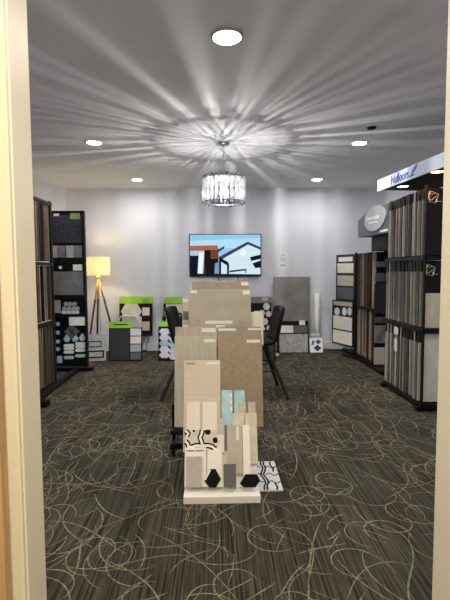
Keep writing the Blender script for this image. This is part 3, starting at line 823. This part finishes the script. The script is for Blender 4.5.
# Nufloors rack
nf = thing('flooring_rack', 'tall charcoal three tier rack of vinyl planks under the blue lettered sign', 'display rack', Vector((1.95, 4.4, 0)))
o0 = nf.location
TI = ((.075, .74), (.79, 1.42), (1.47, 2.09))
for z in (.05, .765, 1.445):
    MB().box(1.93 - o0.x, 1.97 - o0.x, 4.0 - o0.y, 4.92 - o0.y, z - .02, z + .02).build('tier_rail', 'rail', nf, .002)
    MB().box(2.58 - o0.x, 2.62 - o0.x, 4.0 - o0.y, 4.92 - o0.y, z - .02, z + .02).build('rear_rail', 'rail', nf, .002)
    MB().box(1.93 - o0.x, 2.62 - o0.x, 3.985 - o0.y, 4.015 - o0.y, z - .02, z + .02).build('end_rail', 'rail', nf, .002)
for x, y in ((1.945, 4.0), (2.6, 4.0), (2.6, 4.92)):
    MB().box(x - .008 - o0.x, x + .008 - o0.x, y - .015 - o0.y, y + .015 - o0.y, 0, 2.11 if x < 2 else 2.25).build('post', 'rail', nf, .002)
for y in (4.02, 4.88): MB().box(1.9 - o0.x, 2.65 - o0.x, y - .03 - o0.y, y + .03 - o0.y, 0, .04).build('base_foot', 'black', nf, .003)
M['edgegrey'] = mat('grey board edge', (150, 142, 132), .5)
for ti, (z0, z1) in enumerate(TI):
    for k in range(13):
        y = 4.085 + k * .065
        plank_board(1.945 + rnd.uniform(-.01, .01), 2.57, y, z0, z1, 'grey%d' % rnd.randrange(8), 'vinyl_sample_board',
                    'grey brown vinyl plank board in the %s tier under the blue lettered sign' % names[ti],
                    'vinyl boards in the %s tier under the blue lettered sign' % names[ti], yaw=rnd.uniform(-1.2, 1.2), hdr=.1,
                    edge=('edgegrey', 'blackboard', 'blackboard', 'blackboard')[rnd.randrange(4)], thick=.022)  # thick, mostly black edges paint in the shaded gaps between boards
    # the nearest, full-face board of each tier
pl = Pl(Vector((1.98, 4.03, 0)), 0, 0)
M['darkplank'] = mat('espresso plank', (22, 18, 16), .45, spec=.3, stripes=(2, 50, .2))
M['taupe'] = mat('taupe plank', (210, 197, 176), .5, noise=(8, .05))
M['greyboard'] = mat('pale grey plank', (214, 209, 200), .5, noise=(6, .04))
M['gold'] = mat('gold print', (250, 236, 202), .45)
def logo(parent, cx_, cz_, s, m, y):
    mb = MB()
    K = lambda pts, w: [mb.bar((cx_ + a0 * s, y, cz_ + b0 * s), (cx_ + a1 * s, y, cz_ + b1 * s), w * s, .002) for (a0, b0), (a1, b1) in zip(pts, pts[1:])]
    K([(-.38, -.28), (-.3, .05), (-.18, .42), (0, .38), (.4, .2), (.3, -.1), (.26, -.3)], .1)
    K([(-.18, .32), (-.02, .2), (.16, .28)], .1); K([(-.26, 0), (-.08, -.2), (.1, -.02), (.26, .1)], .1)
    K([(-.2, -.25), (-.22, .0), (-.1, .12)], .06)
    K([(-.62, -.34), (.1, -.3)], .09); K([(.08, -.34), (.26, -.4)], .08); K([(.3, -.28), (.62, -.26)], .09)
    return mb.build('printed_logo', m, parent)
def end_board(label, z0, z1, face):
    t = thing('vinyl_sample_board', label, 'flooring sample', Matrix.Translation((1.957, 4.035, z0)))
    MB().box(0, .58, 0, .01, 0, z1 - z0).build('backing_board', 'blackboard', t)
    for (a, b, m) in face: MB().box(.006, .574, -.008, 0, a * (z1 - z0), b * (z1 - z0)).build('plank_face', m, t)
    return t
t = end_board('espresso brown end board with a gold logo in the top tier', 1.47, 2.09, ((0.01, .99, 'darkplank'),))
lx = at(432.3, 198, 4.03).x - 1.957
logo(t, lx, at(432, 197.5, 4.03).z - 1.47, .135, 'gold', -.0095)
t = end_board('taupe end board below a black printed header in the middle tier', .79, 1.42, ((.0, .52, 'taupe'), (.53, .99, 'blackboard')))
logo(t, lx - .01, at(432, 270.5, 4.03).z - .79, .13, 'gold', -.0095)
t = end_board('plain pale grey end board in the bottom tier under the blue lettered sign', .075, .74, ((.01, .99, 'greyboard'),))
q = at(396, 331, 4.5)
# loose white tags on the lower boards
for (px0, py0, px1, py1, lab) in ((394, 326.5, 398, 335, 'square white tag hooked on the bottom tier boards of the vinyl rack'), (394.2, 338, 397, 352, 'narrow white tag hanging below the square tag on the vinyl rack')):
    a = atx(px0, py0, 1.925); b = atx(px1, py1, 1.925)
    o = MB().box(0, .002, min(a.y, b.y), max(a.y, b.y), b.z, a.z).build('paper_tag', 'beige'); o.location = (1.925, 0, 0)
    tag(o, lab, 'tag')
# sign
f0 = Vector((1.8, 4.84, 0)); f1 = Vector((1.945, 3.55, 0)); dv = (f1 - f0); Ls = dv.length; yaw = math.degrees(math.atan2(dv.y, dv.x))
sgM = Matrix.Translation((f0.x, f0.y, 2.2)) @ Matrix.Rotation(R(yaw), 4, 'Z')
sn = thing('canopy_sign', 'blue lettered white canopy sign with small spotlights over the rack', 'sign', sgM)
M['signwhite'] = mat('sign white', (182, 194, 210), .35)
M['signblue'] = mat('sign blue', (52, 58, 150), .4)
M['signgreen'] = mat('sign green', (150, 200, 110), .4)
M['darkunder'] = mat('dark soffit', (34, 29, 25), .5)
MB().box(0, Ls, 0, .02, 0, .125).build('fascia', 'signwhite', sn, .002)
MB().box(0, Ls, .02, .62, .02, .125).build('canopy_box', 'darkunder', sn, .002)
I = sgM.inverted()
def spl(px, py):
    o = I @ EYE; d = I.to_3x3() @ ray(px, py); t = (-.002 - o.y) / d.y; p = o + d * t; return p.x, p.z
xa, za = spl(391, 181); xb, zb2 = spl(408.5, 172); xw = xb - xa
tx = text_mesh('lettering', 'Nufloors', .125, 'signblue', sn, Matrix.Translation(((xa + xb) / 2, -.001, .06)) @ FACE, .001, True)
bpy.context.view_layer.update()
tx.scale = (xw / max(tx.dimensions.x, .01), 1, 1)
x0, _ = spl(409, 172); x1, _ = spl(417, 167)
mb = MB(); xm = x0; ww = x1 - x0
def leaf(pts): mb.prism([(x0 + u * ww, .02 + v * .09) for u, v in pts], -.002, 0)
leaf([(.25, .35), (.5, .8), (.8, 1.08), (1.05, 1.1), (.95, .8), (.7, .5), (.4, .3)])
leaf([(0, -.05), (.25, .3), (.5, .28), (.75, .1), (.5, .1), (.3, .06)])
mb.build('leaf_logo', 'signblue', sn)
M['puck'] = emit('puck light', (255, 196, 105), PUCK_E)
for px, py in ((403, 186), (437.5, 171.3)):
    p = atz(px, py, 2.218); l = I @ p
    pk = MB().lathe([(.05, -.004), (.062, -.012), (.066, 0)], 28, c=(l.x, l.y, .02)).build('spotlight', 'brownframe', sn)
    MB().lathe([(.0001, -.006), (.052, -.006)], 28, c=(l.x, l.y, .02)).build('spotlight_lens', 'puck', pk)

# ================================================================ CHAIRS
M['leather'] = mat('brown black leatherette', (17, 14, 13), .55, spec=.15, noise=(60, .2))
M['legmetal'] = mat('dark bronze metal', (62, 56, 50), .4, .6)
def chair(x, y, rz, label):
    t = thing('side_chair', label, 'chair', Matrix.Translation((x, y, 0)) @ Matrix.Rotation(rz, 4, 'Z'), 'dark chairs facing each other')
    prof = [(.21, .515), (.19, .54), (.1, .55), (-.02, .545), (-.12, .55), (-.18, .575), (-.215, .63), (-.235, .72), (-.255, .82), (-.275, .91), (-.285, .955)]
    def surf(i0, i1, hw0, hw1, name):
        nx = 10; vs = []; fs = []; rows = prof[i0:i1]
        for i, (px, pz) in enumerate(rows):
            u = i / (len(rows) - 1); hw = hw0 + (hw1 - hw0) * u
            if i1 == len(prof) and i == len(rows) - 1: hw *= .86
            for k in range(nx + 1):
                v = k / nx * 2 - 1
                cxx = .05 * v * v * (1 if i1 == len(prof) else .25)
                czz = .035 * v * v if i1 != len(prof) else 0
                vs.append((px + cxx, v * hw, pz + czz))
        for i in range(len(rows) - 1):
            for k in range(nx): fs.append((i * (nx + 1) + k, i * (nx + 1) + k + 1, (i + 1) * (nx + 1) + k + 1, (i + 1) * (nx + 1) + k))
        m_ = MB(); m_._add(vs, fs, 0, True); o = m_.build(name, 'leather', t)
        s = o.modifiers.new('thick', 'SOLIDIFY'); s.thickness = .045; s.offset = 0
        b = o.modifiers.new('sub', 'SUBSURF'); b.levels = 1; b.render_levels = 2
        return o
    surf(0, 6, .2, .23, 'seat'); surf(5, 11, .23, .19, 'backrest')
    for sx_ in (-1, 1):
        for sy_ in (-1, 1):
            MB().bar((sx_ * .09, sy_ * .09, .53), (sx_ * .29, sy_ * .29, 0.0), .035, .022).build('leg', 'legmetal', t, .003)
    mb = MB(); mb.box(-.11, .11, -.11, .11, .515, .53); mb.build('seat_plate', 'legmetal', t)
    mb = MB()
    for sy_ in (-1, 1): mb.bar((-.185, sy_ * .185, .28), (.185, sy_ * .185, .28), .012, .012)
    mb.build('stretcher', 'legmetal', t)
    return t
c1_ = at(173, 345, 4.68); c2_ = at(277, 345, 4.68)
chair(-.235, 4.66, R(-8), 'dark leatherette chair in front of the green topped boards')
chair(.45, 4.68, math.pi + R(3), 'dark leatherette chair in front of the tall grey slab')

# ================================================================ CENTRE: easel of big tiles
M['t_taupe'] = mat('taupe porcelain', (174, 161, 142), .5, stripes=(2, 60, .05))
M['t_linen'] = mat('linen porcelain', (184, 175, 155), .5, stripes=(2, 90, .07))
M['t_brown'] = mat('brown beige porcelain', (156, 138, 110), .5, noise=(50, .06))
M['t_dark'] = mat('darker taupe porcelain', (152, 137, 116), .5, noise=(30, .05))
M['t_greige'] = mat('greige stone porcelain', (170, 158, 141), .45, noise=(4, .05))
M['t_cream'] = mat('cream textile porcelain', (203, 187, 165), .55, stripes=(0, 160, .025))
ez = thing('tile_easel', 'black wheeled easel holding large porcelain tiles behind the white display', 'easel', Vector((.08, 3.2, 0)))
o0 = ez.location
plL = Pl(at(219, 427, 3.02), 9, 0)          # lower pair of tiles
plU = Pl(at(220, 345, 3.36), 8, 0)          # upper pair of tiles
zl = plL.M.translation.z; zu = plU.M.translation.z
xl = at(171.5, 430, 3.1).x; xr = at(255, 430, 3.1).x
G_ = 'large porcelain tiles on the easel'
TH = .01
oo = []
o = slab(plL, 'porcelain_tile', 'taupe tile with a white corner sticker behind the linen striped tile', 'tile', (175.3, 326.8, 217.2, 427), .026, TH, 't_taupe', G_)
sticker(o, .64, .97, .945, .985)
o = slab(plL, 'porcelain_tile', 'linen striped beige tile on the easel below the taupe edge', 'tile', (174.5, 336.2, 216.8, 427), .012, TH, 't_linen', G_)
sticker(o, .7, .97, .93, .965)
o = slab(plL, 'porcelain_tile', 'grey taupe tile with two long white stickers peeking above the brown tile', 'tile', (217.8, 326.8, 262, 427), .026, TH, 't_dark', G_)
sticker(o, .02, .42, .96, .985); sticker(o, .7, .99, .965, .985)
o = slab(plL, 'porcelain_tile', 'plain brown beige tile behind the aqua tiles', 'tile', (218.4, 336.6, 262.7, 427), .012, TH, 't_brown', G_)
sticker(o, .65, .95, .93, .965)
MB().box(-.03, .03, -TH - .0008, -TH, o['h'] * .945, o['h'] * .96).build('printed_mark', 't_dark', o).location.x = -o['w'] * .38
o = slab(plU, 'porcelain_tile', 'topmost dull taupe tile with a corner sticker below the television', 'tile', (192, 281.2, 249.5, 345), .026, TH, 't_dark', G_)
sticker(o, .86, .99, .93, .985)
o = slab(plU, 'porcelain_tile', 'large greige stone tile with corner stickers below the television', 'tile', (189, 289.3, 251, 345), .012, TH, 't_greige', G_)
sticker(o, .87, .985, .9, .98); sticker(o, .02, .13, .93, .985)
o = slab(plU, 'porcelain_tile', 'short greige tile with a long white label in front of the greige stone tile', 'tile', (199, 318, 239.5, 345), -.004, TH, 't_greige', G_)
sticker(o, .15, .83, .78, .9); sticker(o, .42, .64, .62, .74)
# cream and striped tiles on the back of the easel
plB = Pl(at(220, 345, 3.50), 8, 0)
o = slab(plB, 'porcelain_tile', 'cream tile peeking out behind the greige stone tile beside the dark chair', 'tile', (240, 312, 263.2, 345), .012, TH, 'cream', G_)
o = slab(plB, 'porcelain_tile', 'pale banded tile with small stickers behind the greige stone tile near the green boards', 'tile', (182.3, 297, 196, 345), .012, TH, 't_linen', G_)
sticker(o, .05, .45, .9, .96); sticker(o, .05, .45, .52, .7, m='cement'); sticker(o, .05, .48, .3, .42)
# easel metalwork
def T3(pl, x, y, z): return pl.M @ Vector((x, y, z)) - o0
MB().box(xl - o0.x, xr - o0.x, plL.M.translation.y - .03 - o0.y, plL.M.translation.y + .06 - o0.y, zl - .04, zl - .014).build('lower_ledge', 'black', ez, .003)
MB().box(-.3, .3, plU.M.translation.y - .035 - o0.y, plU.M.translation.y + .05 - o0.y, zu - .034, zu - .008).build('upper_ledge', 'black', ez, .003)
MB().box(-.3, .3, 3.42 - o0.y, 3.56 - o0.y, zu - .07, zu - .044).build('rear_ledge', 'black', ez, .003)
for x in (-.11, .11):
    MB().bar((x, .02, .1), T3(plU, 0, .045, .33) * Vector((0, 1, 1)) + Vector((x, 0, 0)) if False else Vector((x, .32, 1.12)), .03, .03).build('upright', 'black', ez, .002)
    MB().bar((x, .62, .1), (x, .34, 1.12), .03, .03).build('rear_strut', 'black', ez, .002)
for x in (xl - o0.x + .012, xr - o0.x - .012):
    MB().box(x - .012, x + .012, -.06, -.03, .06, .36).build('side_post', 'black', ez, .002)
    MB().box(x - .02, x + .02, -.14, .66, .055, .095).build('base_rail', 'black', ez, .003)
    for y in (-.1, .62):
        MB().tube([(x - .012, y, .03), (x + .012, y, .03)], .03, 16).build('caster', 'black', ez)
MB().box(xl - o0.x, xr - o0.x, -.1, -.06, .04, .085).build('base_crossbar', 'black', ez, .003)
MB().box(xl - o0.x, xr - o0.x, .6, .64, .055, .095).build('base_crossbar', 'black', ez, .003)

# white stepped display in front
M['dispwhite'] = mat('display cream white', (240, 236, 226), .45)
p0 = atz(222, 504, 0)
pB = atz(222, 487.5, .045); Yb = pB.y
xl, xr = atz(183.5, 504, 0).x, atz(260.8, 504, 0).x
ds = thing('tile_display_stand', 'low cream white display stand holding rows of small tile samples', 'display stand', Vector(((xl + xr) / 2, p0.y, 0)))
o0 = ds.location; hw = (xr - xl) / 2
MB().box(-hw, hw, 0, Yb + .06 - o0.y, 0, .045).build('base', 'dispwhite', ds, .004)
plD = Pl(Vector(((xl + xr) / 2, Yb, .045)), 20, 0)
bd = MB()
q0 = plD.sub(0, 0, 0)
Idd = ds.matrix_world.inverted() if False else Matrix.Translation(-o0)
hB = plD.uv(240, 418)[1]
mbm = Idd @ plD.M
MB().box(-hw + .002, hw - .006, 0, .018, 0, hB, 0, mbm).build('back_board', 'dispwhite', ds, .003)
MB().bar(mbm @ Vector((0, .03, hB * .8)), (0, Yb - o0.y + .3, 0), .04, .02).build('rear_strut', 'dispwhite', ds)
a = atz(203, 493.5, .045); b = atz(233, 490, .045)
MB().box(a.x - o0.x, b.x - o0.x, a.y - o0.y - .004, b.y - o0.y + .004, .045, .0465).build('base_label', 'sticker', ds)

M['d_pale'] = mat('pale beige tile', (226, 217, 203), .3)
M['d_white'] = mat('off white tile', (240, 235, 224), .3)
M['d_greige'] = mat('greige tile', (186, 174, 164), .45, noise=(30, .04))
M['d_taupe'] = mat('taupe grey tile', (184, 174, 160), .2, noise=(12, .04))
M['d_aqua'] = mat('aqua glazed tile', (156, 194, 202), .12, noise=(16, .08))
M['d_sand'] = mat('sand glazed tile', (204, 195, 172), .15, noise=(16, .06))
M['d_dark'] = mat('dark grey tile', (92, 90, 88), .35)
M['d_black'] = mat('matt black tile', (5, 5, 5), .6, spec=.15)
M['d_patt'] = mat('cream cement tile', (216, 208, 190), .5, noise=(20, .06))
GT = 'small tiles on the white display stand'
def ds_tile(label, r, lay, m, name='wall_tile', th=.009):
    return slab(plD, name, label, 'tile', r, -.001 - lay * .0095, th, m, GT)
o = ds_tile('tall cream tile with fine woven texture standing highest on the display stand', (183.6, 360.3, 220.6, 452), .02, 't_cream', 'porcelain_tile')
sticker(o, .63, .97, .95, .98); sticker(o, .05, .3, .955, .975, m='t_dark', name='printed_mark')
ds_tile('slim pale tile nearest the edge below the tall cream tile', (186.5, 402, 200, 438), 1, 'd_pale')
ds_tile('slim pale tile second from the edge below the tall cream tile', (202.3, 402, 217, 438), 1, 'd_pale')
o = ds_tile('large aqua glazed tile with white stickers along its edge', (221.6, 390.2, 232.8, 446), .4, 'd_aqua')
for z in (.86, .74, .62): sticker(o, .78, .97, z, z + .09, .009)
ds_tile('aqua glazed tile half hidden behind a small taupe tile', (234.4, 390.2, 245, 425), .4, 'd_aqua')
ds_tile('small taupe tile in front of the half hidden aqua tile', (239, 402, 246, 425), 1.5, 'd_taupe')
ds_tile('small taupe tile at the outer edge beside the aqua tiles', (248.2, 402, 255.7, 425), 1.5, 'd_taupe')
ds_tile('sand glazed tile below the small taupe pair, partly behind the grey taupe tile', (232.8, 413.2, 244.3, 452), 2.6, 'd_sand')
ds_tile('longer sand glazed tile along the outer edge of the display stand', (245.8, 413.2, 257.3, 464), 2.6, 'd_sand')
ds_tile('narrow dark grey tile edge beside the tall grey taupe tile', (224.6, 425, 228, 449), 2.6, 'd_dark')
ds_tile('small off-white square tile beside the patterned cement tile', (217.6, 434.5, 224.4, 453), 2.2, 'd_pale')
o = ds_tile('tall grey taupe tile with a white sticker near its top', (227.2, 425.2, 242.6, 474), 3.7, 'd_taupe')
sticker(o, .6, .78, .68, .97, .009)
o = ds_tile('narrow glossy white tile beside the tall grey taupe tile', (243, 425.2, 250.3, 476), 4.7, 'd_white')
# patterned cement tile
o = ds_tile('cream cement tile with bold black and white curved pattern', (185, 429.8, 217.6, 451.2), 2.6, 'd_patt', 'patterned_tile')
w, h = o['w'], o['h']
def curve_rib(mb, pts, wd, y, th=.0006):
    n = len(pts)
    vs = []
    for i, (x, z) in enumerate(pts):
        x2, z2 = pts[min(i + 1, n - 1)]; x1_, z1_ = pts[max(i - 1, 0)]
        dx_, dz_ = x2 - x1_, z2 - z1_; l = math.hypot(dx_, dz_) or 1
        vs += [(x - dz_ / l * wd, y, z + dx_ / l * wd), (x + dz_ / l * wd, y, z - dx_ / l * wd)]
    mb._add(vs, [(2 * i, 2 * i + 1, 2 * i + 3, 2 * i + 2) for i in range(n - 1)])
mbk, mbw = MB(), MB()
def band(pts):
    pts = [((u - .5) * w, v * h) for u, v in pts]
    curve_rib(mbk, pts, w * .085, -.0096); curve_rib(mbw, pts, w * .036, -.0102)
def arc(cu, cv, ru, rv, a0, a1, n=14): return [(cu + ru * math.cos(R(a0 + (a1 - a0) * k / n)), cv + rv * math.sin(R(a0 + (a1 - a0) * k / n))) for k in range(n + 1)]
band([(.53, .99), (.51, .8), (.46, .64), (.5, .46), (.54, .3), (.54, .02)])
band([(.02, .46), (.09, .36), (.1, .24), (.2, .19), (.34, .26), (.54, .25), (.72, .26), (.84, .2), (.9, .1), (.98, .1)])
band([(.02, .95), (.1, .84), (.05, .7)])
mbk.build('black_band', 'd_black', o); mbw.build('white_line', 'd_white', o)
for u, v, r_ in ((.7, .9, .09), (.93, .5, .085), (.27, 1.0 - .04, .04)):
    MB().prism([(min(w / 2, (u - .5) * w + r_ * w * math.cos(k * math.pi / 8)), min(h, v * h + r_ * w * math.sin(k * math.pi / 8))) for k in range(16)], -.0098, -.009).build('black_dot', 'd_black', o)
# bottom row
o = ds_tile('off-white tile with a row of small print behind the greige tile', (184.6, 447.5, 206.3, 487), 3.6, 'd_white')
sticker(o, .08, .45, .9, .93, .009, 'ink', 'small_print'); sticker(o, .5, .9, .9, .93, .009, 'ink', 'small_print')
ds_tile('off-white tile standing behind the upright black hexagon', (207.2, 450, 222.6, 487), 3.6, 'd_white')
ds_tile('greige tile at the edge of the bottom row', (186, 456.5, 202.3, 487.3), 4.8, 'd_greige')
ds_tile('dark grey tile standing between the two black hexagons', (223.6, 464, 236, 487.3), 5.8, 'd_dark')
def hex_tile(label, pts, lay):
    off = -.001 - lay * .0095
    uv = [plD.uv(px, py, off - .009) for px, py in pts]
    cxm = sum(u for u, _ in uv) / len(uv); zb_ = min(v for _, v in uv)
    o = MB().prism([(u - cxm, v - zb_) for u, v in uv], -.009, 0).build('hexagon_tile', 'd_black', bevel=.0012)
    o.matrix_world = plD.sub(cxm, off, zb_); tag(o, label, 'tile', GT); return o, cxm, zb_, off
hp = [(209.5, 487.5), (203.6, 480), (209.8, 469.2), (215.5, 469), (221, 479), (216, 487.6)]
o, cxm, zb_, off = hex_tile('upright black hexagon tile with one white edge', hp, 4.8)
u = [plD.uv(*q, off - .009) for q in ((203.9, 479.6), (209.6, 469.6), (211, 470.2), (205.6, 480.4))]
MB().prism([(a - cxm, b - zb_) for a, b in u], -.0105, -.0092).build('white_edge', 'white', o)
hex_tile('wide black hexagon tile lying at the outer end of the bottom row', [(244, 487.5), (239.8, 484), (245.5, 474.3), (257, 474.3), (260.3, 480.5), (255.5, 487.4)], 5.8)

# patterned tile on the carpet
q = [atz(px, py, .01) for px, py in ((252, 490.3), (283.5, 490.3), (277, 461), (250, 461))]
x0, x1, y0, y1 = q[0].x, q[1].x, q[0].y, q[2].y
w, dpt = x1 - x0, y1 - y0
o = MB().box(-w / 2, w / 2, 0, dpt, 0, .01).build('floor_tile', 'whitish', bevel=.0015)
o.location = ((x0 + x1) / 2, y0, .0)
tag(o, 'white tile with black line pattern lying on the carpet beside the display stand', 'tile')
mbk = MB()
def fl(pts, wd=.006):
    pts = [((u - .5) * w, v * dpt) for u, v in pts]; n = len(pts); vs = []
    for i, (x, z) in enumerate(pts):
        x2, z2 = pts[min(i + 1, n - 1)]; x1_, z1_ = pts[max(i - 1, 0)]
        dx_, dz_ = x2 - x1_, z2 - z1_; l = math.hypot(dx_, dz_) or 1
        vs += [(x - dz_ / l * wd, z + dx_ / l * wd, .0110), (x + dz_ / l * wd, z - dx_ / l * wd, .0110)]
    mbk._add(vs, [(2 * i, 2 * i + 1, 2 * i + 3, 2 * i + 2) for i in range(n - 1)])
fl([(.4, 0), (.42, .12), (.5, .22), (.46, .36), (.38, .5), (.46, .62), (.52, .76), (.46, .88), (.5, 1)])
fl([(.5, 0), (.52, .14), (.6, .24), (.56, .36), (.48, .5), (.56, .62), (.62, .76), (.56, .88), (.6, 1)])
for v in (.24, .5, .76): fl([(.56, v), (.7, v + .05), (.84, v - .04), (1, v + .02)]); fl([(.2, v), (.32, v + .04), (.44, v)])
fl([(.8, 0), (.84, .1), (.78, .2)]); fl([(.82, .98), (.8, .86), (.88, .72), (.84, .6)])
mbk.build('black_line_pattern', 'd_black', o)
for ob in list(S.objects):
    for k in ('w', 'h'):
        if k in ob: del ob[k]
